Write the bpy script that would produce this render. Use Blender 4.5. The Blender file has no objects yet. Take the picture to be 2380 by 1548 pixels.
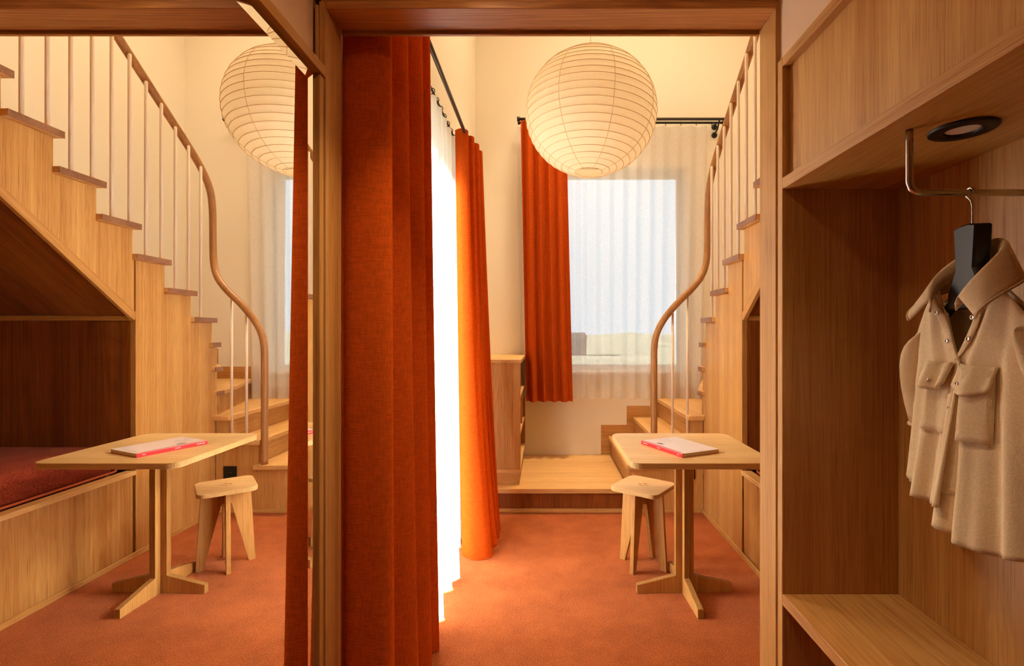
import bpy, bmesh, math, random
from mathutils import Vector, Matrix
random.seed(7)
SC = bpy.context.scene
COL = SC.collection
PI = math.pi

# ------------------------------------------------------------------ camera
H = 1.30
cam_d = bpy.data.cameras.new('camera')
cam_d.sensor_width = 36.0
cam_d.lens = 1150.0 / 2380.0 * 36.0
cam_d.shift_x = (1190.0 - 1266.0) / 2380.0
cam_d.shift_y = 0.0
cam_d.clip_start = 0.01
cam_d.clip_end = 600
cam = bpy.data.objects.new('camera', cam_d)
cam.location = (0, 0, H)
cam.rotation_euler = (PI / 2, 0, 0)
COL.objects.link(cam)
SC.camera = cam

# ------------------------------------------------------------------ sky (even overcast daylight)
world = bpy.data.worlds.new('overcast_sky')
SC.world = world
world.use_nodes = True
bg = world.node_tree.nodes['Background']
bg.inputs['Color'].default_value = (0.68, 0.86, 1.0, 1)
bg.inputs['Strength'].default_value = 0.85

def area(name, loc, rot, sx, sy, power, color, portal=False):
    l = bpy.data.lights.new(name, 'AREA')
    l.shape = 'RECTANGLE'; l.size = sx; l.size_y = sy
    l.energy = power; l.color = color
    if portal:
        l.cycles.is_portal = True
    o = bpy.data.objects.new(name, l)
    o.location = loc; o.rotation_euler = rot
    COL.objects.link(o)
    return o
# hazy sun on the garden side; the sheer curtain spreads it through the room
sun_d = bpy.data.lights.new('sun', 'SUN')
sun_d.energy = 30.0
sun_d.angle = math.radians(12)
sun_d.color = (1.0, 0.93, 0.82)
sun = bpy.data.objects.new('sun', sun_d)
sun.rotation_euler = Vector((0.82, 0.0, -0.50)).to_track_quat('-Z', 'Y').to_euler()
sun.location = (-6, 2, 6)
COL.objects.link(sun)
# warm lamps in the upper storey's ceiling and the hall's ceiling, above the frame, then two added fills
area('upstairs_ceiling_lamp', (0.80, 3.20, 4.52), (0, 0, 0), 1.6, 1.6, 21, (1.0, 0.75, 0.47))

area('hall_ceiling_lamp', (-0.12, 0.95, 2.345), (0, 0, 0), 0.14, 0.14, 1.1, (1.0, 0.68, 0.38))
hd = area('hall_fill', (-0.16, 1.19, 2.345), (0, 0, 0), 0.10, 0.10, 3.3, (1.0, 0.76, 0.48))  # added fill for the shirt, niche and left jamb, no fixture
hd.data.spread = math.radians(88)
ld = area('landing_fill', (0.25, 4.0, 4.55), (0, 0, 0), 0.30, 0.30, 9, (1.0, 0.78, 0.52))  # invented fill that brightens the landing and the lower back wall
ld.data.spread = math.radians(62)
SC.view_settings.view_transform = 'Standard'
SC.view_settings.look = 'None'
SC.view_settings.gamma = 1.0
SC.view_settings.use_curve_mapping = False
SC.view_settings.exposure = 0.88
SC.cycles.use_denoising = True
SC.cycles.max_bounces = 8
SC.cycles.diffuse_bounces = 5
SC.cycles.glossy_bounces = 3
SC.cycles.transparent_max_bounces = 12
SC.cycles.use_adaptive_sampling = True
SC.cycles.use_light_tree = False
SC.cycles.adaptive_threshold = 0.05
SC.cycles.sample_clamp_indirect = 8.0

# ------------------------------------------------------------------ materials
def newmat(name):
    m = bpy.data.materials.new(name)
    m.use_nodes = True
    nt = m.node_tree
    for n in list(nt.nodes):
        nt.nodes.remove(n)
    out = nt.nodes.new('ShaderNodeOutputMaterial')
    return m, nt, out

def N(nt, t, **kw):
    n = nt.nodes.new(t)
    for k, v in kw.items():
        setattr(n, k, v)
    return n

def mixcol(nt, fac, a, b, mode='MIX'):
    n = N(nt, 'ShaderNodeMix', data_type='RGBA', blend_type=mode)
    for sock, v in ((n.inputs[0], fac), (n.inputs[6], a), (n.inputs[7], b)):
        if isinstance(v, (int, float)):
            sock.default_value = v
        elif isinstance(v, tuple):
            sock.default_value = v if len(v) == 4 else (*v, 1)
        else:
            nt.links.new(v, sock)
    return n.outputs[2]

def mth(nt, op, a, b=None, clamp=False):
    n = N(nt, 'ShaderNodeMath', operation=op, use_clamp=clamp)
    for i, v in enumerate((a, b)):
        if v is None:
            continue
        if isinstance(v, (int, float)):
            n.inputs[i].default_value = v
        else:
            nt.links.new(v, n.inputs[i])
    return n.outputs[0]

def coords(nt, rand=True):
    tc = N(nt, 'ShaderNodeTexCoord')
    v = tc.outputs['Object']
    if rand:
        oi = N(nt, 'ShaderNodeObjectInfo')
        s = N(nt, 'ShaderNodeVectorMath', operation='SCALE')
        s.inputs[0].default_value = (7.3, 5.1, 9.7)
        nt.links.new(oi.outputs['Random'], s.inputs[3])
        a = N(nt, 'ShaderNodeVectorMath', operation='ADD')
        nt.links.new(v, a.inputs[0]); nt.links.new(s.outputs[0], a.inputs[1])
        v = a.outputs[0]
    return v

def noise(nt, vec, scale3, detail=3.0, rough=0.6, dist=0.0):
    mp = N(nt, 'ShaderNodeMapping')
    mp.inputs['Scale'].default_value = scale3
    nt.links.new(vec, mp.inputs[0])
    n = N(nt, 'ShaderNodeTexNoise')
    n.inputs['Scale'].default_value = 1.0
    n.inputs['Detail'].default_value = detail
    n.inputs['Roughness'].default_value = rough
    n.inputs['Distortion'].default_value = dist
    nt.links.new(mp.outputs[0], n.inputs['Vector'])
    return n.outputs['Fac']

def ramp(nt, fac, stops):
    r = N(nt, 'ShaderNodeValToRGB')
    els = r.color_ramp.elements
    while len(els) < len(stops):
        els.new(0.5)
    for e, (p, c) in zip(els, stops):
        e.position = p
        e.color = c if len(c) == 4 else (*c, 1)
    nt.links.new(fac, r.inputs[0])
    return r.outputs[0]

def ax(axis, along, across):
    return tuple(along if i == axis else across for i in range(3))

def wood(name, axis, light=(0.64, 0.36, 0.118), dark=(0.42, 0.178, 0.038), rough=0.42, figure=0.35, layers=None):
    """oak veneer with its grain along the given local axis"""
    m, nt, out = newmat(name)
    v = coords(nt)
    broad = noise(nt, v, ax(axis, 0.22, 9.0), 1.0, 0.5)
    fine = noise(nt, v, ax(axis, 0.9, 85.0), 3.0, 0.65)
    pores = noise(nt, v, ax(axis, 7.0, 420.0), 1.0, 0.6)
    # flame figure: rings of a distorted field stretched along the grain
    fig = noise(nt, v, ax(axis, 0.55, 8.0), 0.0, 0.4)
    rings = mth(nt, 'FRACT', mth(nt, 'MULTIPLY', fig, 22.0))
    rings = mth(nt, 'ABSOLUTE', mth(nt, 'SUBTRACT', rings, 0.5))
    f = mth(nt, 'ADD', mth(nt, 'MULTIPLY', broad, 0.62), mth(nt, 'MULTIPLY', fine, 0.66))
    f = mth(nt, 'ADD', f, mth(nt, 'MULTIPLY', mth(nt, 'SUBTRACT', rings, 0.25), figure * 0.45))
    base = ramp(nt, f, [(0.42, dark), (0.66, tuple((a + b) / 2 for a, b in zip(light, dark))), (0.88, light)])
    pr = ramp(nt, pores, [(0.30, (0.70, 0.63, 0.58)), (0.46, (1, 1, 1))])
    col = mixcol(nt, 1.0, base, pr, 'MULTIPLY')
    if layers is not None:      # plywood edge: veneers stacked along an axis
        sep = N(nt, 'ShaderNodeSeparateXYZ')
        tc = N(nt, 'ShaderNodeTexCoord')
        nt.links.new(tc.outputs['Object'], sep.inputs[0])
        st = mth(nt, 'FRACT', mth(nt, 'MULTIPLY', sep.outputs[layers], 210.0))
        st = mth(nt, 'GREATER_THAN', st, 0.5)
        geo = N(nt, 'ShaderNodeNewGeometry')
        tr = N(nt, 'ShaderNodeVectorTransform', vector_type='NORMAL', convert_from='WORLD', convert_to='OBJECT')
        nt.links.new(geo.outputs['Normal'], tr.inputs[0])
        sn = N(nt, 'ShaderNodeSeparateXYZ')
        nt.links.new(tr.outputs[0], sn.inputs[0])
        side = mth(nt, 'LESS_THAN', mth(nt, 'ABSOLUTE', sn.outputs[layers]), 0.5)
        col = mixcol(nt, mth(nt, 'MULTIPLY', mth(nt, 'MULTIPLY', st, side), 0.75), col, tuple(c * 0.35 for c in dark))
    p = N(nt, 'ShaderNodeBsdfPrincipled')
    p.inputs['Roughness'].default_value = rough
    p.inputs['Specular IOR Level'].default_value = 0.3
    nt.links.new(col, p.inputs['Base Color'])
    nt.links.new(p.outputs[0], out.inputs[0])
    return m

def plain(name, color, rough=0.5, metal=0.0, spec=0.4):
    m, nt, out = newmat(name)
    p = N(nt, 'ShaderNodeBsdfPrincipled')
    v = coords(nt, False)
    n = noise(nt, v, (30, 30, 30), 0.0)
    col = mixcol(nt, mth(nt, 'MULTIPLY', n, 0.12), color, tuple(c * 0.8 for c in color))
    nt.links.new(col, p.inputs['Base Color'])
    p.inputs['Roughness'].default_value = rough
    p.inputs['Metallic'].default_value = metal
    p.inputs['Specular IOR Level'].default_value = spec
    nt.links.new(p.outputs[0], out.inputs[0])
    return m

def plaster(name, color):
    m, nt, out = newmat(name)
    v = coords(nt, False)
    n = noise(nt, v, (1.2, 1.2, 1.2), 1.0)
    col = mixcol(nt, n, tuple(c * 0.97 for c in color), color)
    p = N(nt, 'ShaderNodeBsdfPrincipled')
    p.inputs['Roughness'].default_value = 0.85
    p.inputs['Specular IOR Level'].default_value = 0.15
    nt.links.new(col, p.inputs['Base Color'])
    nt.links.new(p.outputs[0], out.inputs[0])
    return m

def carpet_mat(name, lo, hi, sheen=0.2):
    m, nt, out = newmat(name)
    v = coords(nt, False)
    patch = noise(nt, v, (5.0, 5.0, 5.0), 3.0, 0.7)
    tuft = noise(nt, v, (170, 170, 170), 1.0, 0.8)
    f = mth(nt, 'ADD', mth(nt, 'MULTIPLY', patch, 0.42), mth(nt, 'MULTIPLY', tuft, 0.85))
    col = ramp(nt, f, [(0.44, lo), (0.86, hi)])
    p = N(nt, 'ShaderNodeBsdfPrincipled')
    p.inputs['Roughness'].default_value = 0.95
    p.inputs['Specular IOR Level'].default_value = 0.1
    p.inputs['Sheen Weight'].default_value = sheen
    p.inputs['Sheen Roughness'].default_value = 0.5
    p.inputs['Sheen Tint'].default_value = (1.0, 0.55, 0.35, 1)
    nt.links.new(col, p.inputs['Base Color'])
    b = N(nt, 'ShaderNodeBump'); b.inputs['Strength'].default_value = 0.6; b.inputs['Distance'].default_value = 0.006
    nt.links.new(tuft, b.inputs['Height']); nt.links.new(b.outputs[0], p.inputs['Normal'])
    nt.links.new(p.outputs[0], out.inputs[0])
    return m

def cloth(name, color, back, trans=0.4, weave=420.0, clear=0.0, bump=0.35, soft=0.12):
    """woven fabric that lets part of the light through"""
    m, nt, out = newmat(name)
    v = coords(nt, False)
    w1 = noise(nt, v, (weave * 0.8, weave * 0.8, weave * 0.15), 0.0)
    w2 = noise(nt, v, (weave * 0.12, weave * 0.12, weave * 1.1), 0.0)
    wv = mth(nt, 'MULTIPLY', mth(nt, 'ADD', w1, w2), 0.5)
    col = mixcol(nt, ramp(nt, wv, [(0.35, (0, 0, 0)), (0.65, (1, 1, 1))]), tuple(c * (1 - soft * 2) for c in color), color)
    d = N(nt, 'ShaderNodeBsdfDiffuse'); d.inputs['Roughness'].default_value = 0.6
    t = N(nt, 'ShaderNodeBsdfTranslucent')
    nt.links.new(col, d.inputs[0])
    t.inputs[0].default_value = (*back, 1)
    if bump > 0:
        b = N(nt, 'ShaderNodeBump'); b.inputs['Strength'].default_value = bump; b.inputs['Distance'].default_value = 0.0015
        nt.links.new(wv, b.inputs['Height']); nt.links.new(b.outputs[0], d.inputs['Normal'])
    mx = N(nt, 'ShaderNodeMixShader'); mx.inputs[0].default_value = trans
    nt.links.new(d.outputs[0], mx.inputs[1]); nt.links.new(t.outputs[0], mx.inputs[2])
    res = mx.outputs[0]
    if clear > 0:
        tr = N(nt, 'ShaderNodeBsdfTransparent')
        m2 = N(nt, 'ShaderNodeMixShader')
        holes = mth(nt, 'ADD', mth(nt, 'MULTIPLY', mth(nt, 'SUBTRACT', wv, 0.5), 0.6 * clear), clear, True)
        nt.links.new(holes, m2.inputs[0])
        nt.links.new(res, m2.inputs[1]); nt.links.new(tr.outputs[0], m2.inputs[2])
        res = m2.outputs[0]
    nt.links.new(res, out.inputs[0])
    return m

M = {}
for i, a in enumerate('xyz'):
    M['oak_' + a] = wood('oak_grain_' + a, i)
M['beam'] = wood('oak_beam', 0, (0.62, 0.28, 0.09), (0.38, 0.145, 0.038), figure=0.9)
M['tread_x'] = wood('oak_tread_x', 0, (0.76, 0.46, 0.175), (0.57, 0.30, 0.095))
M['tread_y'] = wood('oak_tread_y', 1, (0.76, 0.46, 0.175), (0.57, 0.30, 0.095))
M['riser'] = wood('oak_riser', 2, (0.32, 0.095, 0.018), (0.15, 0.036, 0.006), figure=0.7)  # dark riser oak; on the alcove panels the darkness is painted shade
M['soffit_shade'] = wood('dark_oak_soffit', 1, (0.32, 0.095, 0.018), (0.15, 0.036, 0.006), figure=0.7)  # oak darkened so its colour carries the shade under the flight
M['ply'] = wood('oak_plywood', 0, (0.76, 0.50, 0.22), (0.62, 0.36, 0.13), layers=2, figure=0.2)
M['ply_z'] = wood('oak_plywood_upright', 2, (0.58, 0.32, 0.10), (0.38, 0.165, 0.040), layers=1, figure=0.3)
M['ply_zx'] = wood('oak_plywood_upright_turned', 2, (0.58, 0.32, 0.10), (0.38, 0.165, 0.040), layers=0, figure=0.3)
M['endgrain'] = wood('oak_end_grain', 0, (0.34, 0.165, 0.085), (0.20, 0.085, 0.04), figure=0.1)
M['rail'] = wood('oak_handrail', 2, (0.47, 0.24, 0.08), (0.30, 0.13, 0.04), rough=0.35)
M['wall'] = plaster('cream_plaster', (0.90, 0.855, 0.73))
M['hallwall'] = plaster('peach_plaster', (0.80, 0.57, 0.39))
M['ceil'] = plaster('ceiling_plaster', (0.88, 0.78, 0.58))
M['carpet'] = carpet_mat('terracotta_carpet', (0.215, 0.043, 0.0075), (0.50, 0.132, 0.030))
M['curtain'] = cloth('orange_curtain_cloth', (0.70, 0.115, 0.013), (0.46, 0.042, 0.001), trans=0.20, weave=260)
M['sheer'] = cloth('white_sheer_cloth', (0.90, 0.88, 0.84), (0.92, 0.91, 0.88), trans=0.6, weave=300, clear=0.03, bump=0.0, soft=0.03)
M['net'] = cloth('white_net_cloth', (0.96, 0.94, 0.92), (0.84, 0.88, 0.92), trans=0.30, weave=300, clear=0.42, bump=0.0, soft=0.03)
M['shirt'] = cloth('sand_twill', (0.92, 0.74, 0.50), (0.5, 0.3, 0.15), trans=0.06, weave=1500, bump=0.35, soft=0.08)
M['cushion'] = carpet_mat('rust_boucle', (0.12, 0.014, 0.005), (0.30, 0.045, 0.018), 0.05)
M['piping'] = plain('rust_piping', (0.42, 0.075, 0.02), 0.8)
M['black'] = plain('black_metal', (0.012, 0.011, 0.010), 0.45)
M['rodmetal'] = plain('dark_bronze_rod', (0.07, 0.06, 0.05), 0.4, 0.6)
M['blackwood'] = plain('black_lacquer', (0.008, 0.007, 0.009), 0.35)
M['steel'] = plain('brushed_steel', (0.55, 0.50, 0.45), 0.25, 1.0)
M['white'] = plain('white_lacquer', (0.82, 0.72, 0.60), 0.4)
M['baluster'] = plain('cream_lacquered_steel', (0.92, 0.82, 0.68), 0.4)
M['red'] = plain('red_cover', (0.72, 0.012, 0.022), 0.35)
M['pagecover'] = plain('pale_pink_cover', (0.86, 0.72, 0.68), 0.35)
M['paper'] = plain('book_pages', (0.62, 0.50, 0.32), 0.8)
M['ink'] = plain('grey_ink', (0.20, 0.17, 0.15), 0.4)
M['textwhite'] = plain('white_print', (0.9, 0.85, 0.8), 0.6)
M['frame_grey'] = plain('window_frame_paint', (0.75, 0.74, 0.72), 0.4)

def mirror_mat():
    m, nt, out = newmat('silvered_mirror')
    g = N(nt, 'ShaderNodeBsdfGlossy')
    g.inputs['Roughness'].default_value = 0.0
    v = coords(nt, False)
    n = noise(nt, v, (2, 2, 2), 1.0)
    c = mixcol(nt, n, (0.93, 0.93, 0.91), (0.95, 0.95, 0.93))
    nt.links.new(c, g.inputs['Color'])
    nt.links.new(g.outputs[0], out.inputs[0])
    return m
M['mirror'] = mirror_mat()

def glass_mat():
    m, nt, out = newmat('window_glass')
    t = N(nt, 'ShaderNodeBsdfTransparent'); t.inputs[0].default_value = (0.97, 0.98, 0.98, 1)
    g = N(nt, 'ShaderNodeBsdfGlossy'); g.inputs['Roughness'].default_value = 0.02
    lw = N(nt, 'ShaderNodeFresnel'); lw.inputs[0].default_value = 1.3
    mx = N(nt, 'ShaderNodeMixShader')
    nt.links.new(lw.outputs[0], mx.inputs[0])
    nt.links.new(t.outputs[0], mx.inputs[1]); nt.links.new(g.outputs[0], mx.inputs[2])
    nt.links.new(mx.outputs[0], out.inputs[0])
    return m
M['glass'] = glass_mat()

def lantern_mat():
    m, nt, out = newmat('rice_paper')
    v = coords(nt, False)
    f = noise(nt, v, (70, 70, 12), 2.0, 0.7)
    p = noise(nt, v, (9, 9, 9), 1.0, 0.6)
    col = mixcol(nt, mth(nt, 'ADD', mth(nt, 'MULTIPLY', f, 0.6), mth(nt, 'MULTIPLY', p, 0.4)), (0.86, 0.77, 0.56), (0.95, 0.90, 0.75))
    d = N(nt, 'ShaderNodeBsdfDiffuse'); t = N(nt, 'ShaderNodeBsdfTranslucent')
    nt.links.new(col, d.inputs[0]); nt.links.new(col, t.inputs[0])
    b = N(nt, 'ShaderNodeBump'); b.inputs['Strength'].default_value = 0.35; b.inputs['Distance'].default_value = 0.004
    nt.links.new(p, b.inputs['Height']); nt.links.new(b.outputs[0], d.inputs['Normal'])
    mx = N(nt, 'ShaderNodeMixShader'); mx.inputs[0].default_value = 0.45
    nt.links.new(d.outputs[0], mx.inputs[1]); nt.links.new(t.outputs[0], mx.inputs[2])
    nt.links.new(mx.outputs[0], out.inputs[0])
    return m
M['lantern'] = lantern_mat()
M['rib'] = plain('bamboo_rib', (0.74, 0.53, 0.29), 0.7)

def emit_mat(name, color, s):
    m, nt, out = newmat(name)
    e = N(nt, 'ShaderNodeEmission')
    e.inputs[0].default_value = (*color, 1); e.inputs[1].default_value = s
    nt.links.new(e.outputs[0], out.inputs[0])
    return m

# ------------------------------------------------------------------ mesh helpers
def link(name, me, mat, parent=None):
    o = bpy.data.objects.new(name, me)
    COL.objects.link(o)
    if mat is not None and not me.materials:
        me.materials.append(M[mat] if isinstance(mat, str) else mat)
    if parent is not None:
        o.parent = parent
    return o

def P0(parent):
    p = Vector((0, 0, 0))
    while parent is not None:
        p += parent.location
        parent = parent.parent
    return p

def finish(name, bm, mat, parent, smooth=False, bevel=0.0, seg=1, loc=None):
    """bm is in world coordinates; it becomes one mesh object"""
    bmesh.ops.recalc_face_normals(bm, faces=bm.faces)
    if bevel > 0:
        es = [e for e in bm.edges if len(e.link_faces) == 2 and e.calc_face_angle(0) > 0.6]
        bmesh.ops.bevel(bm, geom=es, offset=bevel, segments=seg, affect='EDGES', profile=0.5)
    off = P0(parent)
    own = Vector(loc) if loc is not None else off
    bmesh.ops.translate(bm, verts=bm.verts, vec=-own)
    me = bpy.data.meshes.new(name)
    bm.to_mesh(me); bm.free()
    for p in me.polygons:
        p.use_smooth = smooth
    o = link(name, me, mat, parent)
    o.location = own - off
    return o

def bm_box(bm, x0, x1, y0, y1, z0, z1):
    vs = [bm.verts.new((x, y, z)) for x in (x0, x1) for y in (y0, y1) for z in (z0, z1)]
    for f in ((0, 1, 3, 2), (4, 6, 7, 5), (0, 4, 5, 1), (2, 3, 7, 6), (0, 2, 6, 4), (1, 5, 7, 3)):
        bm.faces.new([vs[i] for i in f])

def box(name, x0, x1, y0, y1, z0, z1, mat, parent=None, bevel=0.0015, seg=1):
    bm = bmesh.new()
    bm_box(bm, x0, x1, y0, y1, z0, z1)
    return finish(name, bm, mat, parent, bevel=bevel, seg=seg)

def prism(name, pts, axis, a0, a1, mat, parent=None, bevel=0.0015, seg=1, smooth=False, xf=None):
    """polygon pts in the plane normal to axis, extruded from a0 to a1"""
    bm = bmesh.new()
    def mk(p, a):
        if axis == 0: v = (a, p[0], p[1])
        elif axis == 1: v = (p[0], a, p[1])
        else: v = (p[0], p[1], a)
        return bm.verts.new(xf(v) if xf else v)
    A = [mk(p, a0) for p in pts]; B = [mk(p, a1) for p in pts]
    n = len(pts)
    bm.faces.new(A); bm.faces.new(B[::-1])
    for i in range(n):
        bm.faces.new((A[i], B[i], B[(i + 1) % n], A[(i + 1) % n]))
    return finish(name, bm, mat, parent, bevel=bevel, seg=seg, smooth=smooth)

def bm_tube(bm, path, r, seg=10, closed=False):
    path = [Vector(p) for p in path]
    n = len(path)
    rs = r if isinstance(r, (list, tuple)) else [r] * n
    rings = []
    up = None
    for i, p in enumerate(path):
        if closed:
            t = (path[(i + 1) % n] - path[i - 1]).normalized()
        else:
            t = (path[min(i + 1, n - 1)] - path[max(i - 1, 0)]).normalized()
        if up is None:
            up = Vector((0, 0, 1)) if abs(t.z) < 0.9 else Vector((1, 0, 0))
        u = (up - t * up.dot(t)).normalized()
        w = t.cross(u)
        up = u
        rings.append([bm.verts.new(p + (u * math.cos(2 * PI * k / seg) + w * math.sin(2 * PI * k / seg)) * rs[i]) for k in range(seg)])
    m = n if closed else n - 1
    for i in range(m):
        A, B = rings[i], rings[(i + 1) % n]
        for k in range(seg):
            bm.faces.new((A[k], A[(k + 1) % seg], B[(k + 1) % seg], B[k]))
    if not closed:
        bm.faces.new(rings[0]); bm.faces.new(rings[-1][::-1])

def tube(name, path, r, mat, parent=None, seg=10, closed=False):
    bm = bmesh.new()
    bm_tube(bm, path, r, seg, closed)
    o = finish(name, bm, mat, parent, smooth=True)
    return o

def catmull(pts, n):
    """n samples along a Catmull-Rom spline through pts, even in chord length"""
    pts = [Vector(p) for p in pts]
    q = [pts[0] * 2 - pts[1]] + pts + [pts[-1] * 2 - pts[-2]]
    dense = []
    for i in range(1, len(q) - 2):
        for k in range(16):
            t = k / 16
            a, b, c, d = q[i - 1:i + 3]
            dense.append(0.5 * ((2 * b) + (c - a) * t + (2 * a - 5 * b + 4 * c - d) * t * t + (3 * b - a - 3 * c + d) * t ** 3))
    dense.append(pts[-1])
    L = [0.0]
    for i in range(1, len(dense)):
        L.append(L[-1] + (dense[i] - dense[i - 1]).length)
    out = []; j = 0
    for k in range(n):
        s = L[-1] * k / (n - 1)
        while j < len(L) - 2 and L[j + 1] < s:
            j += 1
        f = 0 if L[j + 1] == L[j] else (s - L[j]) / (L[j + 1] - L[j])
        out.append(dense[j].lerp(dense[j + 1], min(max(f, 0), 1)))
    return out

def bm_grid(bm, rows, close=False):
    V = [[bm.verts.new(p) for p in r] for r in rows]
    for i in range(len(V) - 1):
        m = len(V[i])
        for k in range(m if close else m - 1):
            bm.faces.new((V[i][k], V[i][(k + 1) % m], V[i + 1][(k + 1) % m], V[i + 1][k]))
    return V

def grid(name, rows, mat, parent=None, close=False, smooth=True):
    bm = bmesh.new()
    bm_grid(bm, rows, close)
    return finish(name, bm, mat, parent, smooth=smooth)

def lathe(name, prof, cx, cy, mat, parent=None, seg=48, smooth=True):
    rows = [[(cx + r * math.cos(2 * PI * k / seg), cy + r * math.sin(2 * PI * k / seg), z) for k in range(seg)] for r, z in prof]
    return grid(name, rows, mat, parent, close=True, smooth=smooth)

def rrect(x0, x1, y0, y1, r, seg=6):
    pts = []
    for cx, cy, a in ((x1 - r, y1 - r, 0), (x0 + r, y1 - r, 90), (x0 + r, y0 + r, 180), (x1 - r, y0 + r, 270)):
        for k in range(seg + 1):
            t = math.radians(a + 90 * k / seg)
            pts.append((cx + r * math.cos(t), cy + r * math.sin(t)))
    return pts

def tag(o, label=None, cat=None, group=None, kind=None):
    if label: o['label'] = label
    if cat: o['category'] = cat
    if group: o['group'] = group
    if kind: o['kind'] = kind
    return o

def thing(name, loc, label, cat, group=None):
    o = bpy.data.objects.new(name, None)
    o.empty_display_size = 0.05
    COL.objects.link(o)
    o.location = loc
    return tag(o, label, cat, group)

def struct(o, label=None):
    return tag(o, label, None, None, 'structure')

def setting(name, loc=(0, 0, 0), label=None):
    o = bpy.data.objects.new(name, None)
    o.empty_display_size = 0.05
    COL.objects.link(o)
    o.location = loc
    return struct(o, label)

def wall_with_hole(name, axis, a0, a1, u0, u1, z0, z1, hole, mat, label):
    """wall slab normal to axis with one rectangular opening (hu0, hu1, hz0, hz1)"""
    hu0, hu1, hz0, hz1 = hole
    bm = bmesh.new()
    for (p0, p1, q0, q1) in ((u0, hu0, z0, z1), (hu1, u1, z0, z1), (hu0, hu1, z0, hz0), (hu0, hu1, hz1, z1)):
        if p1 - p0 < 1e-6 or q1 - q0 < 1e-6:
            continue
        if axis == 0: bm_box(bm, a0, a1, p0, p1, q0, q1)
        else: bm_box(bm, p0, p1, a0, a1, q0, q1)
    bmesh.ops.remove_doubles(bm, verts=bm.verts, dist=1e-5)
    return struct(finish(name, bm, mat, None), label)

# ------------------------------------------------------------------ the setting
YB = 4.57           # window wall
XR = 2.09           # wall behind the stair
XL = -0.64          # wall with the garden window
ZC = 4.60
YP0, YP1 = 1.362, 1.4635
struct(box('floor', -1.0, 2.4, -4.0, 4.9, -0.15, 0.0, 'carpet', bevel=0), 'terracotta carpet covering the whole floor')
wall_with_hole('wall_left', 0, XL - 0.28, XL, 1.455, YB, 0, ZC, (2.12, 3.08, 0.04, 2.44), 'wall', 'cream plastered wall holding the tall garden window')
wall_with_hole('wall_back', 1, YB, YB + 0.28, XL - 0.28, XR + 0.2, 0, ZC, (-0.02, 1.315, 0.945, 2.83), 'wall', 'cream plastered wall behind the landing with a window')
struct(box('wall_right', XR, XR + 0.2, YP0, YB, 0, ZC, 'wall', bevel=0), 'cream plastered wall beside the staircase')
bm = bmesh.new()
bm_box(bm, 0.662, XR, 1.367, 1.455, 0, ZC)
bm_box(bm, -0.92, -0.640, 1.367, 1.455, 0, ZC)
bm_box(bm, -0.640, 0.662, 1.367, 1.455, 2.23, ZC)
struct(finish('wall_front', bm, 'oak_z', None), 'oak panelled wall around the opening')
struct(box('ceiling', -0.92, XR + 0.2, YP0, YB + 0.28, ZC, ZC + 0.1, 'ceil', bevel=0), 'pale ceiling over the double height room')
struct(box('wall_hall_left', -0.92, -0.640, -4.0, 1.367, 0, 2.36, 'hallwall', bevel=0), 'cream plastered hall wall above the mirror')
struct(box('wall_hall_right', 0.96, 1.1, -4.0, 1.367, 0, 2.36, 'hallwall', bevel=0), 'hall wall behind the wardrobe')
struct(box('wall_hall_end', -0.92, 1.1, -4.1, -4.0, 0, 2.36, 'oak_z', bevel=0), 'oak panelled hall end wall')
struct(box('wall_hall_bulkhead', 0.648, 0.96, -4.0, 1.367, 2.031, 2.36, 'hallwall', bevel=0), 'cream plastered strip above the wardrobe')
struct(box('ceiling_hall', -0.92, 1.1, -4.1, 1.367, 2.36, 2.42, 'ceil', bevel=0), 'hall ceiling')

# oak-lined opening between hall and room
op = setting('trim_1', (0.017, 1.39, 0), 'oak lined opening between the hall and the room')
ZH = 2.1937
box('jamb', -0.6217, -0.6017, YP0, YP1, 0, ZH + 0.02, 'oak_z', op)
box('jamb', 0.636, 0.656, YP0, YP1, 0, ZH + 0.02, 'oak_z', op)
box('head', -0.6017, 0.636, YP0, YP1, ZH, ZH + 0.02, 'beam', op)
box('head_lip', -0.6017, 0.636, YP1, YP1 + 0.012, ZH - 0.010, ZH + 0.09, 'oak_x', op)
box('casing', -0.6398, -0.6222, 1.374, 1.455, 0, ZH + 0.016, 'beam', op)
box('casing_strip', -0.632, -0.6222, 1.360, 1.3735, 0, ZH + 0.010, 'oak_z', op)
box('casing', 0.6565, 0.662, 1.374, 1.455, 0, ZH + 0.016, 'beam', op)
box('head_casing', -0.6217, 0.656, 1.372, 1.455, ZH + 0.0205, ZH + 0.034, 'beam', op)

# ------------------------------------------------------------------ windows
def window(name, axis, a0, u0, u1, z0, z1, label, mull=None):
    """frame of four members set in the opening, one pane each side of an optional mullion"""
    w = setting(name, (0, 0, 0), label)
    t, d = 0.055, 0.06
    def bx(n, p0, p1, q0, q1, a, b, mat):
        if axis == 0: return box(n, a, b, p0, p1, q0, q1, mat, w)
        return box(n, p0, p1, a, b, q0, q1, mat, w)
    bx('frame_stile', u0, u0 + t, z0, z1, a0, a0 + d, 'frame_grey')
    bx('frame_stile', u1 - t, u1, z0, z1, a0, a0 + d, 'frame_grey')
    bx('frame_rail', u0 + t, u1 - t, z0, z0 + t, a0, a0 + d, 'frame_grey')
    bx('frame_rail', u0 + t, u1 - t, z1 - t, z1, a0, a0 + d, 'frame_grey')
    cuts = [u0 + t] + ([mull - 0.03, mull + 0.03] if mull else []) + [u1 - t]
    if mull:
        bx('mullion', mull - 0.03, mull + 0.03, z0 + t, z1 - t, a0, a0 + d, 'frame_grey')
    for i in range(0, len(cuts), 2):
        bx('pane', cuts[i], cuts[i + 1], z0 + t, z1 - t, a0 + 0.027, a0 + 0.033, 'glass')
    return w
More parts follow.
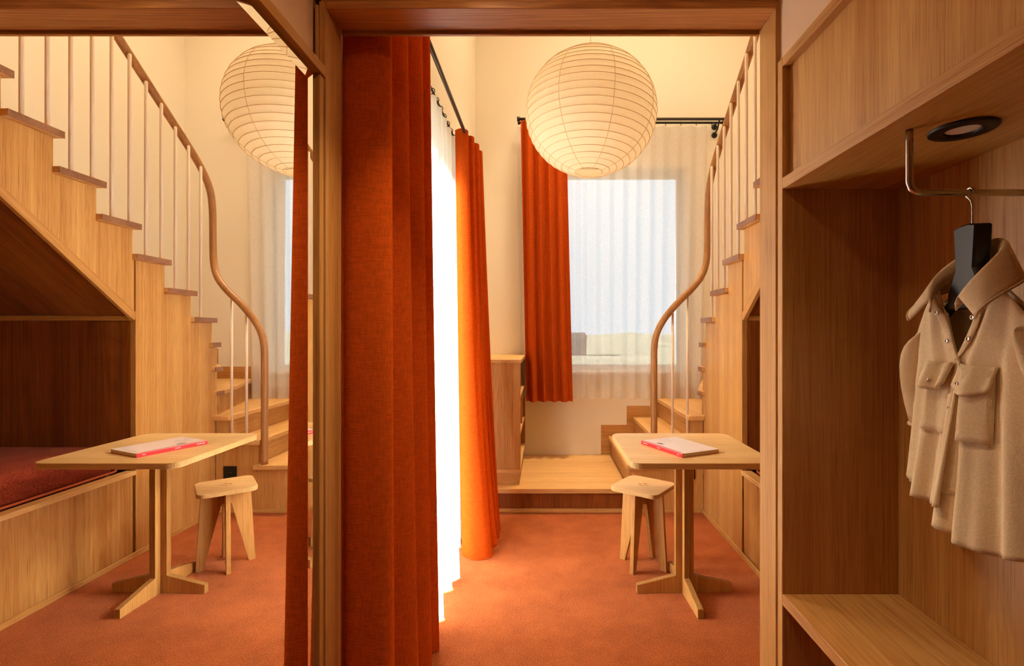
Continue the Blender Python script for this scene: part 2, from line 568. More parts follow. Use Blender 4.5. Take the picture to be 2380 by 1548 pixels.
window('window_1', 1, YB + 0.14, -0.02, 1.315, 0.945, 2.83, 'window on the landing wall behind the sheer curtain')
window('window_2', 0, XL - 0.22, 2.12, 3.08, 0.04, 2.44, 'tall garden window behind the curtains', 2.60)
w1 = bpy.data.objects['window_1']
box('sill', -0.05, 1.345, YB - 0.03, YB + 0.14, 0.920, 0.9445, 'white', w1)
for x in (0.49, 0.97, 1.10):
    box('sill_bracket', x - 0.012, x + 0.012, YB - 0.026, YB - 0.0005, 0.80, 0.9195, 'oak_z', w1)

# ------------------------------------------------------------------ the view outside
def ground_mat():
    m, nt, out = newmat('meadow')
    v = coords(nt, False)
    f = noise(nt, v, (0.06, 0.06, 0.06), 4.0)
    c = ramp(nt, f, [(0.35, (0.085, 0.10, 0.075)), (0.65, (0.12, 0.125, 0.10))])
    d = N(nt, 'ShaderNodeBsdfDiffuse'); nt.links.new(c, d.inputs[0]); nt.links.new(d.outputs[0], out.inputs[0])
    return m
M['meadow'] = ground_mat()
struct(box('ground', -90, 160, 6.5, 320, -3.4, -3.2, 'meadow', bevel=0), 'pale green meadow outside')
struct(box('ground_side', -90, -1.6, -60, 6.5, -3.4, -3.2, 'meadow', bevel=0), 'pale green meadow beside the house')
rows = []
for i in range(13):
    y = 150 + i * 12
    rows.append([(-60 + k * 14, y, -3.25 + (5.0 + 1.2 * math.sin(k * 0.7) + 1 * math.sin(k * 1.9 + 1)) * math.sin(PI * i / 12) ** 1.5) for k in range(16)])
struct(grid('hill', rows, 'meadow'), 'hazy green hills on the horizon')
hs = thing('distant_house', (6.6, 100, -3.2), 'small dark gabled house far off in the meadow seen through the sheer', 'house')
M['slate'] = plain('dark_slate', (0.055, 0.065, 0.08), 0.8)
M['slate_roof'] = plain('roof_slate', (0.09, 0.10, 0.13), 0.8)
box('house_wall', 4.9, 8.3, 98.5, 102, -3.2, 0.2, 'slate', hs)
prism('roof', [(4.6, 0.2), (8.6, 0.2), (7.9, 1.4), (5.3, 1.4)], 1, 98, 102.5, 'slate_roof', hs)

# ------------------------------------------------------------------ staircase
RI = 0.176
Z = lambda k: RI * k
TT = 0.034
st = thing('staircase', (1.6, 3.6, 0), 'oak staircase with winding steps, cream balusters and a curved round handrail', 'staircase')
# landing planks
yy = 3.565
edges = [3.565, 3.70, 3.825, 3.95, 4.075, 4.20, 4.325, 4.45, 4.568]
for i in range(8):
    box('plank', XL + 0.002, 0.63, edges[i], edges[i + 1] - 0.0014, Z(1) - 0.032, Z(1), 'tread_x', st, bevel=0.0008)
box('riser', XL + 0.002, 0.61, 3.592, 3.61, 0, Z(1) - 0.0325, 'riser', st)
box('skirting', XL + 0.002, 1.149, 3.577, 3.5915, 0.0, 0.028, 'oak_x', st)
# straight lower steps rising to the right
nx = {2: 0.588, 3: 0.815, 4: 1.028}
prism('tread', [(nx[2], 3.545), (nx[2], YB - 0.002), (0.86, YB - 0.002), (0.86, 3.545)], 2, Z(2) - TT, Z(2), 'tread_y', st, bevel=0.005, seg=2)
prism('tread', [(nx[3], 3.545), (nx[3], YB - 0.002), (1.07, YB - 0.002), (1.07, 3.545)], 2, Z(3) - TT, Z(3), 'tread_y', st, bevel=0.005, seg=2)
prism('tread', [(nx[4], 3.545), (nx[4], YB - 0.002), (1.50, YB - 0.002), (1.17, 3.62), (1.149, 3.545)], 2, Z(4) - TT, Z(4), 'tread_y', st, bevel=0.005, seg=2)
for k in (2, 3, 4):
    box('riser', nx[k] + 0.022, nx[k] + 0.040, 3.60, YB - 0.002, Z(k - 1) + 0.0005, Z(k) - TT - 0.0005, 'oak_y', st)
prism('front_panel', [(0.628, 0), (1.149, 0), (1.149, Z(4) - TT - 0.001), (nx[4] + 0.022, Z(4) - TT - 0.001), (nx[4] + 0.022, Z(3) - TT - 0.001), (nx[3] + 0.022, Z(3) - TT - 0.001), (nx[3] + 0.022, Z(2) - TT - 0.001), (0.628, Z(2) - TT - 0.001)], 1, 3.582, 3.5995, 'oak_z', st)
# winders
wind = {
    5: [(1.125, 3.56), (1.125, 3.645), (1.455, YB - 0.002), (1.92, YB - 0.002), (1.21, 3.60), (1.16, 3.56)],
    6: [(1.125, 3.545), (1.125, 3.625), (1.86, YB - 0.002), (XR - 0.002, YB - 0.002), (XR - 0.002, 4.20), (1.17, 3.545)],
    7: [(1.125, 3.52), (1.125, 3.607), (XR - 0.002, 4.26), (XR - 0.002, 3.75), (1.17, 3.52)],
    8: [(1.125, 3.335), (1.125, 3.565), (1.17, 3.585), (XR - 0.002, 3.82), (XR - 0.002, 3.335)],
}
for k, pts in wind.items():
    prism('tread', pts, 2, Z(k) - TT, Z(k), 'tread_x', st, bevel=0.005, seg=2)
wr = {5: ((1.152, 3.625), (1.475, YB - 0.002)), 6: ((1.155, 3.603), (1.88, YB - 0.002)), 7: ((1.158, 3.585), (XR - 0.002, 4.235)), 8: ((1.16, 3.56), (XR - 0.002, 3.80))}
for k, (a, b) in wr.items():
    d = Vector((b[0] - a[0], b[1] - a[1])).normalized()
    n = Vector((d.y, -d.x)) * 0.018
    prism('riser', [a, b, (b[0] + n.x, b[1] + n.y), (a[0] + n.x, a[1] + n.y)], 2, Z(k - 1) + 0.0005, Z(k) - TT - 0.0005, 'oak_x', st)
# straight flight coming towards the hall
NY = {k: 3.36 - 0.232 * (k - 9) for k in range(9, 18)}
for k in range(9, 17):
    box('tread', 1.125, XR - 0.002, NY[k + 1] - 0.03, NY[k], Z(k) - TT, Z(k), 'tread_x', st, bevel=0.005, seg=2)
    box('riser', 1.172, XR - 0.002, NY[k] - 0.043, NY[k] - 0.025, Z(k - 1) + 0.0005, Z(k) - TT - 0.0005, 'oak_x', st)
for k in range(5, 17):
    if k in wind:
        ys = [p[1] for p in wind[k] if p[0] == 1.125]
    else:
        ys = [NY[k + 1] - 0.03, NY[k]]
    box('tread_end', 1.1222, 1.1249, min(ys), max(ys), Z(k) - TT, Z(k), 'endgrain', st, bevel=0.0012)
# stepped side panels
YS = 2.885
g = 0.0008
top = [(3.5815, 0), (3.5815, Z(7) - TT - g), (3.53, Z(7) - TT - g), (3.53, Z(8) - TT - g), (NY[9] - 0.025, Z(8) - TT - g)]
top += [(NY[9] - 0.025, Z(9) - TT - g), (NY[10] - 0.025, Z(9) - TT - g), (NY[10] - 0.025, Z(10) - TT - g), (YS, Z(10) - TT - g), (YS, 0)]
prism('side_panel', top, 0, 1.150, 1.182, 'oak_z', st)
SL = 0.745
zb = lambda y: 1.425 + (YS - y) * SL
up = [(YS - 0.004, zb(YS)), (YS - 0.004, Z(10) - TT - g), (NY[11] - 0.025, Z(10) - TT - g)]
for k in range(11, 16):
    up += [(NY[k] - 0.025, Z(k) - TT - g), (NY[k + 1] - 0.025, Z(k) - TT - g)]
up += [(NY[16] - 0.025, Z(16) - TT - g), (1.47, Z(16) - TT - g), (1.47, zb(1.47))]
prism('upper_side_panel', up, 0, 1.156, 1.171, 'oak_z', st)
def sloped(name, x0, x1, y0, y1, z0, z1, mat):
    # a board whose own y axis runs down the slope, so that the grain follows it
    bm = bmesh.new()
    bm_box(bm, x0, x1, y0, y1, z0, z1)
    bmesh.ops.recalc_face_normals(bm, faces=bm.faces)
    me = bpy.data.meshes.new(name); bm.to_mesh(me); bm.free()
    o = link(name, me, mat, st)
    o.location = Vector((0, YS - 0.004, zb(YS))) - st.location
    o.rotation_euler = (-math.atan(SL), 0, 0)
    return o
LS = (YS - 1.47) * math.sqrt(1 + SL * SL)
sloped('soffit_trim', 1.152, 1.173, -LS, 0.028, -0.044, 0.0005, 'oak_y')
sloped('soffit', 1.1735, XR - 0.003, -LS, 0.0, -0.028, 0.0, 'soffit_shade')
box('corner_post', 1.1495, 1.186, 3.582, 3.600, Z(4) + 0.001, Z(7) - TT - 0.001, 'oak_z', st)
# alcove under the flight, its shade painted with the dark riser wood
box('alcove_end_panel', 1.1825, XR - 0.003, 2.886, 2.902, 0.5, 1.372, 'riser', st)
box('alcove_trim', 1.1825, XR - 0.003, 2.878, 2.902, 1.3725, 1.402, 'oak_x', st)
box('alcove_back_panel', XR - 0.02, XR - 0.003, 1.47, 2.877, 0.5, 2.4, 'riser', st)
box('wall_skirting', 1.138, 1.1495, 1.47, 3.5765, 0.0, 0.028, 'oak_y', st)
# stepped skirting on the window wall
sk = [(0.52, Z(1) + 0.0005), (0.52, Z(2) + 0.10), (0.757, Z(2) + 0.10), (0.757, Z(3) + 0.10), (0.975, Z(3) + 0.10), (0.975, Z(4) + 0.10), (1.40, Z(4) + 0.10), (1.40, Z(5) + 0.11), (1.78, Z(5) + 0.11), (1.78, Z(6) + 0.1), (XR - 0.003, Z(6) + 0.1), (XR - 0.003, Z(1) + 0.0005)]
prism('wall_string', sk, 1, YB - 0.0015, YB + 0.012, 'oak_x', st)
# handrail
hp = [(0.79, 3.575, Z(2) + 0.0005), (0.79, 3.575, 0.8), (0.79, 3.575, 1.10), (0.792, 3.574, 1.20), (0.806, 3.568, 1.29), (0.85, 3.560, 1.385), (0.935, 3.555, 1.495), (1.05, 3.555, 1.61), (1.125, 3.57, 1.70), (1.172, 3.60, 1.80), (1.19, 3.617, 1.93), (1.192, 3.618, 2.08), (1.192, 3.612, 2.22), (1.190, 3.582, 2.34), (1.188, 3.49, 2.46), (1.188, 3.34, 2.585), (1.19, 3.1, 2.765), (1.193, 2.8, 2.993), (1.195, 2.0, 3.60), (1.195, 1.47, 4.0)]
rail_path = catmull(hp, 150)
tube('handrail', rail_path, 0.024, 'rail', st, seg=14)
def rail_z(y):
    best = min((p for p in rail_path if p.z > 2.25), key=lambda p: abs(p.y - y))
    return best.z
def tread_z(y):
    z = Z(8)
    for k in range(9, 17):
        if y < NY[k] - 0.01: z = Z(k)
    return z
for i in range(17):
    y = 3.452 - 0.1183 * i
    bm = bmesh.new()
    zt = rail_z(y) - 0.030
    bm_tube(bm, [(1.166, y, tread_z(y) + 0.0004), (1.166, y, zt - 0.008), (1.166, y, zt - 0.002), (1.166, y, zt)], [0.0095, 0.0095, 0.0072, 0.003], 10)
    finish('baluster', bm, 'baluster', st, smooth=True)
for x, z1 in ((0.926, 1.475), (1.034, 1.585)):
    tube('baluster', [(x, 3.585, Z(3) + 0.0004), (x, 3.585, z1)], 0.0095, 'baluster', st, seg=10)

# power socket on the panel below the steps
so = thing('power_socket', (1.04, 3.5815, 0.29), 'square black power socket on the oak panel below the steps', 'socket')
prism('face_plate', rrect(0.993, 1.087, 0.243, 0.337, 0.006, 3), 1, 3.574, 3.5815, 'black', so, bevel=0.001)
bm = bmesh.new()
pr = [(0.021, 3.5735), (0.021, 3.5715), (0.018, 3.5715), (0.018, 3.5735)]
for r0, y0 in pr: pass
bm_grid(bm, [[(1.04 + r * math.cos(2 * PI * k / 24), y, 0.29 + r * math.sin(2 * PI * k / 24)) for k in range(24)] for r, y in pr], True)
finish('socket_ring', bm, 'black', so, smooth=False)
for dx in (-0.009, 0.009):
    tube('pin_hole', [(1.04 + dx, 3.5738, 0.29), (1.04 + dx, 3.5725, 0.29)], 0.003, 'steel', so, seg=8)

# ------------------------------------------------------------------ bench under the stair
be = thing('bench', (1.6, 2.2, 0), 'built-in oak bench in the alcove under the stairs', 'bench')
box('front_panel', 1.157, 1.172, 1.47, YS - 0.012, 0.0005, 0.4745, 'oak_z', be)
box('seat_board', 1.173, XR - 0.024, 1.47, YS - 0.02, 0.455, 0.4745, 'oak_y', be)
box('cap', 1.142, 1.205, 1.47, YS - 0.003, 0.475, 0.499, 'tread_y', be, bevel=0.002)
cu = thing('bench_cushion', (1.62, 2.17, 0.475), 'thick rust red bench cushion in the stair alcove', 'cushion')
def cushion(x0, x1, y0, y1, z0, z1):
    rows = []
    for t in range(13):
        a = PI * t / 12 - PI / 2
        ins = 0.055 * (1 - math.cos(a))
        z = (z0 + z1) / 2 + (z1 - z0) / 2 * math.sin(a)
        rows.append([(x, y, z) for x, y in rrect(x0 + ins, x1 - ins, y0 + ins, y1 - ins, 0.07, 6)])
    bm = bmesh.new()
    V = bm_grid(bm, rows, True)
    bm.faces.new(V[0]); 
    # gently domed top
    c = bm.verts.new(((x0 + x1) / 2, (y0 + y1) / 2, z1 + 0.012))
    T = V[-1]
    for k in range(len(T)):
        bm.faces.new((T[k], T[(k + 1) % len(T)], c))
    return bm
finish('cushion_body', cushion(1.208, XR - 0.026, 1.50, 2.852, 0.476, 0.655), 'cushion', cu, smooth=True)
tube('piping', [(x, y, 0.512) for x, y in rrect(1.206, XR - 0.026, 1.50, 2.853, 0.06, 6)], 0.0065, 'piping', cu, seg=8, closed=True)

# ------------------------------------------------------------------ low bookcase on the landing
bc = thing('bookcase', (-0.4, 4.1, Z(1)), 'low oak bookcase with open shelves standing on the landing', 'bookcase')
bx0, bx1, by0, by1 = XL + 0.004, -0.180, 3.665, YB - 0.004
box('plinth', bx0, bx1 - 0.02, by0 + 0.01, by1, Z(1), 0.262, 'oak_x', bc)
box('base_board', bx0, bx1, by0, by1, 0.2625, 0.290, 'tread_y', bc)
box('side_panel', bx0, bx1, by0, by0 + 0.022, 0.2905, 1.076, 'oak_z', bc)
box('side_panel', bx0, bx1, by1 - 0.022, by1, 0.2905, 1.076, 'oak_z', bc)
box('back_panel', bx0, bx0 + 0.012, by0 + 0.023, by1 - 0.023, 0.2905, 1.0755, 'oak_z', bc)
for z in (0.545, 0.826):
    box('shelf', bx0 + 0.013, bx1 - 0.004, by0 + 0.0225, by1 - 0.0225, z - 0.022, z, 'tread_y', bc)
box('top_board', bx0, bx1 + 0.006, by0 - 0.006, by1, 1.0765, 1.103, 'tread_y', bc, bevel=0.002)
box('divider', bx0 + 0.013, bx1 - 0.006, 4.125, 4.147, 0.5455, 0.8035, 'oak_z', bc)

# ------------------------------------------------------------------ wardrobe in the hall
XW = 0.629
wd = thing('wardrobe', (0.78, 0.6, 0), 'built-in oak wardrobe with an open hanging niche and shelf in the hall', 'wardrobe')
WY0, WY1 = -0.40, 1.31
XB = 0.935
box('side_panel', XW, XB + 0.02, WY1, WY1 + 0.026, 0.0, 2.03, 'oak_z', wd, bevel=0.001)
box('side_panel', XW, XB + 0.02, WY0 - 0.026, WY0, 0.0, 2.03, 'oak_z', wd, bevel=0.001)
box('top_rail', XW, XB + 0.02, WY0 + 0.0005, WY1 - 0.0005, 2.005, 2.03, 'oak_y', wd, bevel=0.001)
box('door_panel', 0.649, 0.668, WY0 + 0.0005, WY1 - 0.0005, 1.712, 2.0045, 'oak_z', wd)
box('niche_ceiling', XW, XB, WY0 + 0.0005, WY1 - 0.0005, 1.681, 1.711, 'oak_y', wd, bevel=0.001)
box('back_panel', XB, XB + 0.019, WY0 + 0.0005, WY1 - 0.0005, 0.05, 2.0, 'oak_z', wd)
box('shelf', XW, XB - 0.0005, WY0 + 0.0005, WY1 - 0.0005, 0.580, 0.609, 'oak_y', wd, bevel=0.001)
ry, rz = 0.928, 1.563
rp = [(0.684, ry, 1.6808), (0.684, ry, 1.66), (0.684, ry, 1.60), (0.684, ry, 1.583), (0.688, ry, 1.571), (0.696, ry, 1.565), (0.708, ry, rz), (0.75, ry, rz), (0.85, ry, rz), (XB - 0.0005, ry, rz)]
hr = tube('hanging_rail', rp, 0.0063, 'steel', wd, seg=14)
hr['label'] = 'bent steel hanging rail'
dl = thing('downlight', (0.779, 0.922, 1.681), 'round black recessed downlight in the wardrobe niche ceiling', 'downlight')
lathe('trim_ring', [(0.053, 1.6805), (0.053, 1.677), (0.050, 1.6752), (0.034, 1.674), (0.028, 1.6765), (0.027, 1.680)], 0.779, 0.922, 'black', dl, seg=40)
lathe('lens', [(0.0268, 1.6798), (0.012, 1.6795), (0.0005, 1.6795)], 0.779, 0.922, 'white', dl, seg=32)

# ------------------------------------------------------------------ hanger and shirt
PHI = math.radians(8)
HX, HY = 0.797, 0.922
def S(a, d, z):
    return (HX + a * math.sin(PHI) - d * math.cos(PHI), HY + a * math.cos(PHI) + d * math.sin(PHI), z)
hg = thing('clothes_hanger', S(0, 0, 1.30), 'black wooden clothes hanger with a steel hook on the wardrobe rail', 'hanger')
hb = [(-0.046, 1.345), (-0.046, 1.375), (-0.024, 1.42), (-0.030, 1.498), (-0.012, 1.502), (0.012, 1.502), (0.030, 1.498), (0.024, 1.42), (0.046, 1.375), (0.046, 1.345)]
prism('hanger_neck', hb, 1, -0.015, 0.015, 'blackwood', hg, bevel=0.003, xf=lambda v: S(v[0], v[1], v[2]))
for sg in (1, -1):
    arm = [(0.0465, 1.372), (0.085, 1.345), (0.125, 1.308), (0.125, 1.292), (0.085, 1.318), (0.0465, 1.346)]
    prism('hanger_arm', [(sg * x, z) for x, z in arm], 1, -0.004, 0.004, 'blackwood', hg, bevel=0.001, xf=lambda v: S(v[0], v[1], v[2]))
hk = [S(0, 0, 1.500), S(0, 0, 1.535), S(0.004, 0, 1.548)]
for k in range(9):
    t = math.radians(-50 + k * 30)
    hk.append((HX, ry + 0.0087 * math.cos(t), rz + 0.0087 * math.sin(t)))
tube('hook', catmull(hk, 40), 0.0019, 'steel', hg, seg=8)

sh = thing('shirt', S(0, 0.05, 0.95), 'sand coloured twill overshirt with an open collar hanging in the wardrobe niche', 'shirt')
VZ = 1.245
def ZT(s):
    top = 1.418 - 0.118 * s ** 1.15
    k = min(max(s / 0.30, 0), 1)
    return 1.338 + (top - 1.338) * (k * k * (3 - 2 * k))
def a_in(sg, z):
    base = -0.014 * sg * (1 if sg > 0 else 1)
    ov = -0.012 if sg > 0 else -0.010
    if z <= VZ: return ov
    f = (z - VZ) / (1.345 - VZ)
    return ov + (0.046 - ov) * min(f, 1) ** 0.85
def front(sg, s, t, lift=0.0):
    hem = (0.975 if sg > 0 else 0.935) + 0.02 * s ** 2 - 0.012 * math.sin(s * PI)
    zt = ZT(s)
    z = hem + (zt - hem) * t
    w = 0.178 - 0.012 * t + 0.012 * (1 - t) ** 2
    ai = a_in(sg, z)
    a = ai + (w - ai) * s
    bulge = (1 - s ** 2.6)
    body = bulge * (0.014 + 0.040 * (1 - t) ** 1.3)
    fold = 0.011 * math.sin(s * 15.0 + (0.5 if sg > 0 else 2.1) + 1.5 * t) * (1 - t) ** 0.6 * bulge ** 0.5
    fold += 0.006 * math.sin(s * 29 + 2 * t + sg) * (1 - t) * bulge
    d = body + fold + lift + (0.0035 if sg < 0 else 0.0)
    return S(sg * a, d, z)
for sg, nm in ((1, 'far'), (-1, 'near')):
    rows = [[front(sg, s / 30, t / 44) for s in range(31)] for t in range(45)]
    o = grid('front_panel', rows, 'shirt', sh)
    o.modifiers.new('thick', 'SOLIDIFY').thickness = 0.0022
def backp(s, t):
    hem = 0.965 - 0.02 * math.cos(s * PI / 2)
    zt = 1.412 - 0.116 * abs(s) ** 1.15 + 0.012 * (1 - abs(s))
    z = hem + (zt - hem) * t
    w = 0.186 - 0.012 * t + 0.012 * (1 - t) ** 2
    bulge = 1 - abs(s) ** 2.6
    d = -0.052 * bulge * (1 - 0.8 * t ** 3) + 0.006 * math.sin(s * 13) * (1 - t) * bulge
    return S(w * s, d, z)
o = grid('back_panel', [[backp(s / 24, t / 30) for s in range(-24, 25)] for t in range(31)], 'shirt', sh)
o.modifiers.new('thick', 'SOLIDIFY').thickness = 0.002
# turned-back facings of the open neck
for sg in (1, -1):
    rows = []
    for i in range(15):
        f = i / 14
        z = VZ + 0.004 + (1.330 - VZ) * f
        hem = 0.975 if sg > 0 else 0.935
        t = (z - hem) / (1.338 - hem)
        wd_ = 0.004 + (0.040 if sg > 0 else 0.030) * math.sin(min(f * 1.15, 1) * PI / 2)
        s1 = wd_ / 0.20
        row = []
        for k in range(6):
            u = k / 5
            p = Vector(front(sg, s1 * u, t, 0.002 + 0.008 * math.sin(u * PI * 0.55) * f))
            row.append(tuple(p))
        rows.append(row)
    o = grid('facing', rows, 'shirt', sh)
    o.modifiers.new('thick', 'SOLIDIFY').thickness = 0.002
# collar
rows = []
for i in range(49):
    p = -1 + 2 * i / 48
    th = math.radians(p * 152)
    q = abs(p)
    base = Vector((0.058 * math.sin(th) + (0.004 if p > 0 else -0.014) * max(0, q - 0.55) / 0.45, -0.046 * math.cos(th) + 0.012, 1.438 - 0.098 * q ** 1.5))
    outd = Vector((math.sin(th) * (1 - 0.0 * q) + math.copysign(0.55 * q ** 4, p), -math.cos(th) * (1 - 0.85 * q ** 2), 0))
    stand = 0.034 - 0.012 * q ** 3
    fall = 0.062 - 0.026 * q ** 2
    spread = 0.018 + 0.030 * q ** 1.5
    prof = [(0, 0), (-0.003, stand * 0.6), (0.0, stand), (0.005, stand + 0.004), (0.010, stand), (0.010 + spread * 0.45, stand - fall * 0.45), (0.010 + spread * 0.85, stand - fall * 0.85), (0.010 + spread, stand - fall)]
    rows.append([S(*(base + outd * r + Vector((0, 0, h)))) for r, h in prof])
o = grid('collar', rows, 'shirt', sh)
o.modifiers.new('thick', 'SOLIDIFY').thickness = 0.003
# stitched collar edge
tube('collar_edge', [r[-1] for r in rows], 0.0022, 'shirt', sh, seg=6)
# pockets with buttoned flaps
for sg in (1, -1):
    def pk(s, z, lift):
        hem = 0.975 if sg > 0 else 0.935
        s_ = 0.12 + 0.42 * s
        zt = ZT(s_)
        return Vector(front(sg, s_, (z - hem) / (zt - hem), lift))
    rows = [[pk(s / 8, 1.112 + 0.125 * t / 10 - 0.0 * s, 0.004 + 0.004 * math.sin(PI * s / 8)) for s in range(9)] for t in range(11)]
    o = grid('pocket', rows, 'shirt', sh); o.modifiers.new('thick', 'SOLIDIFY').thickness = 0.003
    rows = []
    for t in range(9):
        f = t / 8
        rows.append([pk(-0.05 + 1.1 * s / 10, 1.245 - f * (0.040 + 0.012 * math.sin(PI * s / 10)), 0.006 + 0.014 * f + 0.004 * math.sin(s * 1.3)) for s in range(11)])
    o = grid('pocket_flap', rows, 'shirt', sh); o.modifiers.new('thick', 'SOLIDIFY').thickness = 0.004
def snap(pos, nrm, r=0.0046):
    n = Vector(nrm).normalized()
    a = n.orthogonal().normalized(); b = n.cross(a)
    c = Vector(pos)
    rows = [[tuple(c + n * h + (a * math.cos(2 * PI * k / 16) + b * math.sin(2 * PI * k / 16)) * rr) for k in range(16)] for rr, h in ((r, 0), (r, 0.0015), (r * 0.8, 0.0024), (r * 0.5, 0.0016), (0.0003, 0.0014))]
    return grid('snap', rows, 'steel', sh, close=True)
nrm = (-math.cos(PHI), math.sin(PHI) - 0.3, 0)
def fr(sg, s, z, lift):
    hem = 0.975 if sg > 0 else 0.935
    return front(sg, s, (z - hem) / (ZT(s) - hem), lift)
snap(fr(1, 0.08, 1.340, 0.014), nrm); snap(fr(1, 0.06, 1.285, 0.010), nrm)
snap(fr(-1, 0.09, 1.290, 0.010), nrm); snap(fr(-1, 0.06, 1.328, 0.012), nrm)
snap(fr(1, 0.33, 1.213, 0.024), nrm, 0.0033); snap(fr(-1, 0.33, 1.213, 0.024), nrm, 0.0033)
snap(fr(-1, 0.03, 1.16, 0.004), nrm, 0.0033)
# placket band down the near front
rows = [[front(-1, s / 5 * 0.20, t / 30 * 0.62 + 0.0, 0.0025) for s in range(6)] for t in range(8, 31)]
o = grid('placket', rows, 'shirt', sh); o.modifiers.new('thick', 'SOLIDIFY').thickness = 0.003
# sleeves
for sg in (1, -1):
    path = [(0.135, -0.004, 1.306), (0.158, -0.006, 1.288), (0.178, -0.012, 1.255), (0.198, -0.026, 1.200), (0.200, -0.038, 1.14), (0.192, -0.045, 1.095)]
    rad = [0.010, 0.030, 0.042, 0.046, 0.047, 0.046]
    rows = []
    for i, (a, d, z) in enumerate(path):
        nx_ = [math.cos, math.sin]
        rows.append([S(sg * (a + rad[i] * 0.72 * math.cos(2 * PI * k / 24) * (0.95 if i else 0.8)), d + (0.02 if sg < 0 else 0) + rad[i] * 1.0 * math.sin(2 * PI * k / 24), z + 0.30 * rad[i] * math.cos(2 * PI * k / 24) * (-1 if i < 2 else 0.15)) for k in range(24)])
    o = grid('sleeve', rows, 'shirt', sh, close=True)
    o.modifiers.new('round', 'SUBSURF').levels = 1
    o.modifiers['round'].render_levels = 1
    o.modifiers.new('thick', 'SOLIDIFY').thickness = 0.0025
    tube('cuff', rows[-1], 0.0045, 'shirt', sh, seg=8, closed=True)

# ------------------------------------------------------------------ mirror
mi = thing('wall_mirror', (-0.625, 0.5, 0), 'tall mirror in a slim oak frame on the hall wall', 'mirror')
XM = -0.617
MY0, MY1, MZ0, MZ1 = -0.55, 1.310, 0.03, 1.985
B_ = 0.021
bm = bmesh.new()
def q(y, z, x): return bm.verts.new((x, y, z))
inn = [q(MY0 + B_, MZ0 + B_, XM), q(MY1 - B_, MZ0 + B_, XM), q(MY1 - B_, MZ1 - B_, XM), q(MY0 + B_, MZ1 - B_, XM)]
outer = [q(MY0, MZ0, XM + 0.0032), q(MY1, MZ0, XM + 0.0032), q(MY1, MZ1, XM + 0.0032), q(MY0, MZ1, XM + 0.0032)]
bk_ = [q(MY0, MZ0, XM - 0.007), q(MY1, MZ0, XM - 0.007), q(MY1, MZ1, XM - 0.007), q(MY0, MZ1, XM - 0.007)]
bm.faces.new(inn)
for i in range(4):
    j = (i + 1) % 4
    bm.faces.new((inn[i], outer[i], outer[j], inn[j]))
    bm.faces.new((outer[i], bk_[i], bk_[j], outer[j]))
bm.faces.new(bk_[::-1])
finish('mirror_glass', bm, 'mirror', mi)
box('spacer_board', XM - 0.014, XM - 0.0075, MY0 + 0.03, MY1 - 0.03, MZ0 + 0.03, MZ1 - 0.03, 'black', mi, bevel=0)
box('frame_stile', -0.6398, -0.607, 1.336, 1.359, 0.0, 2.0015, 'oak_z', mi, bevel=0.001)
box('frame_stile', -0.6398, -0.607, MY0 - 0.050, MY0 - 0.026, 0.0, 1.9975, 'oak_z', mi, bevel=0.001)
box('frame_top_rail', -0.6398, -0.601, MY0 - 0.050, 1.359, 2.002, 2.030, 'oak_y', mi, bevel=0.001)
box('backing_board', -0.6398, XM - 0.0145, MY0 - 0.0255, 1.3355, 0.0, 2.0015, 'oak_z', mi, bevel=0)
box('frame_bottom_rail', XM - 0.014, -0.601, MY0, MY1, 0.0, MZ0 - 0.0005, 'oak_y', mi, bevel=0.001)

# ------------------------------------------------------------------ table
tb = thing('pedestal_table', (0.700, 2.488, 0), 'small square oak table with rounded corners on a cross-shaped foot', 'table')
tz = 0.73
tx0, tx1, ty0, ty1 = 0.379, 1.026, 2.163, 2.815
prism('table_top', rrect(tx0, tx1, ty0, ty1, 0.055, 8), 2, tz - 0.027, tz, 'ply', tb, bevel=0.0015)
ROT = math.radians(2.2)
cxT, cyT = 0.700, 2.488
def RT(v):
    x, y = v[0] - cxT, v[1] - cyT
    return (cxT + x * math.cos(ROT) - y * math.sin(ROT), cyT + x * math.sin(ROT) + y * math.cos(ROT), v[2])
hw, th, L = 0.046, 0.0135, 0.24
prof = [(-L, 0), (-L, 0.043), (-hw, 0.088), (-hw, tz - 0.0275), (hw, tz - 0.0275), (hw, 0.088), (L, 0.043), (L, 0)]
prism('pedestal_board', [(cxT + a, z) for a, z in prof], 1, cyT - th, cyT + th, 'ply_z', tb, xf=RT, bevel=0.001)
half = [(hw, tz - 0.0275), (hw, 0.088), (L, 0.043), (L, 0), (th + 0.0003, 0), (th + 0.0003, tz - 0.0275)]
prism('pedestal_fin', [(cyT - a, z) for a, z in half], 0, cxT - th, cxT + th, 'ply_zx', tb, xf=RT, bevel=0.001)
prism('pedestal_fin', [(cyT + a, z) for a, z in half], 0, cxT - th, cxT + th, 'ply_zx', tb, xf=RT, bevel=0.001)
box('top_batten', cxT + 0.047, cxT + 0.20, cyT + 0.06, cyT + 0.09, tz - 0.055, tz - 0.0275, 'oak_x', tb)
box('top_batten', cxT - 0.20, cxT - 0.047, cyT + 0.06, cyT + 0.09, tz - 0.055, tz - 0.0275, 'oak_x', tb)

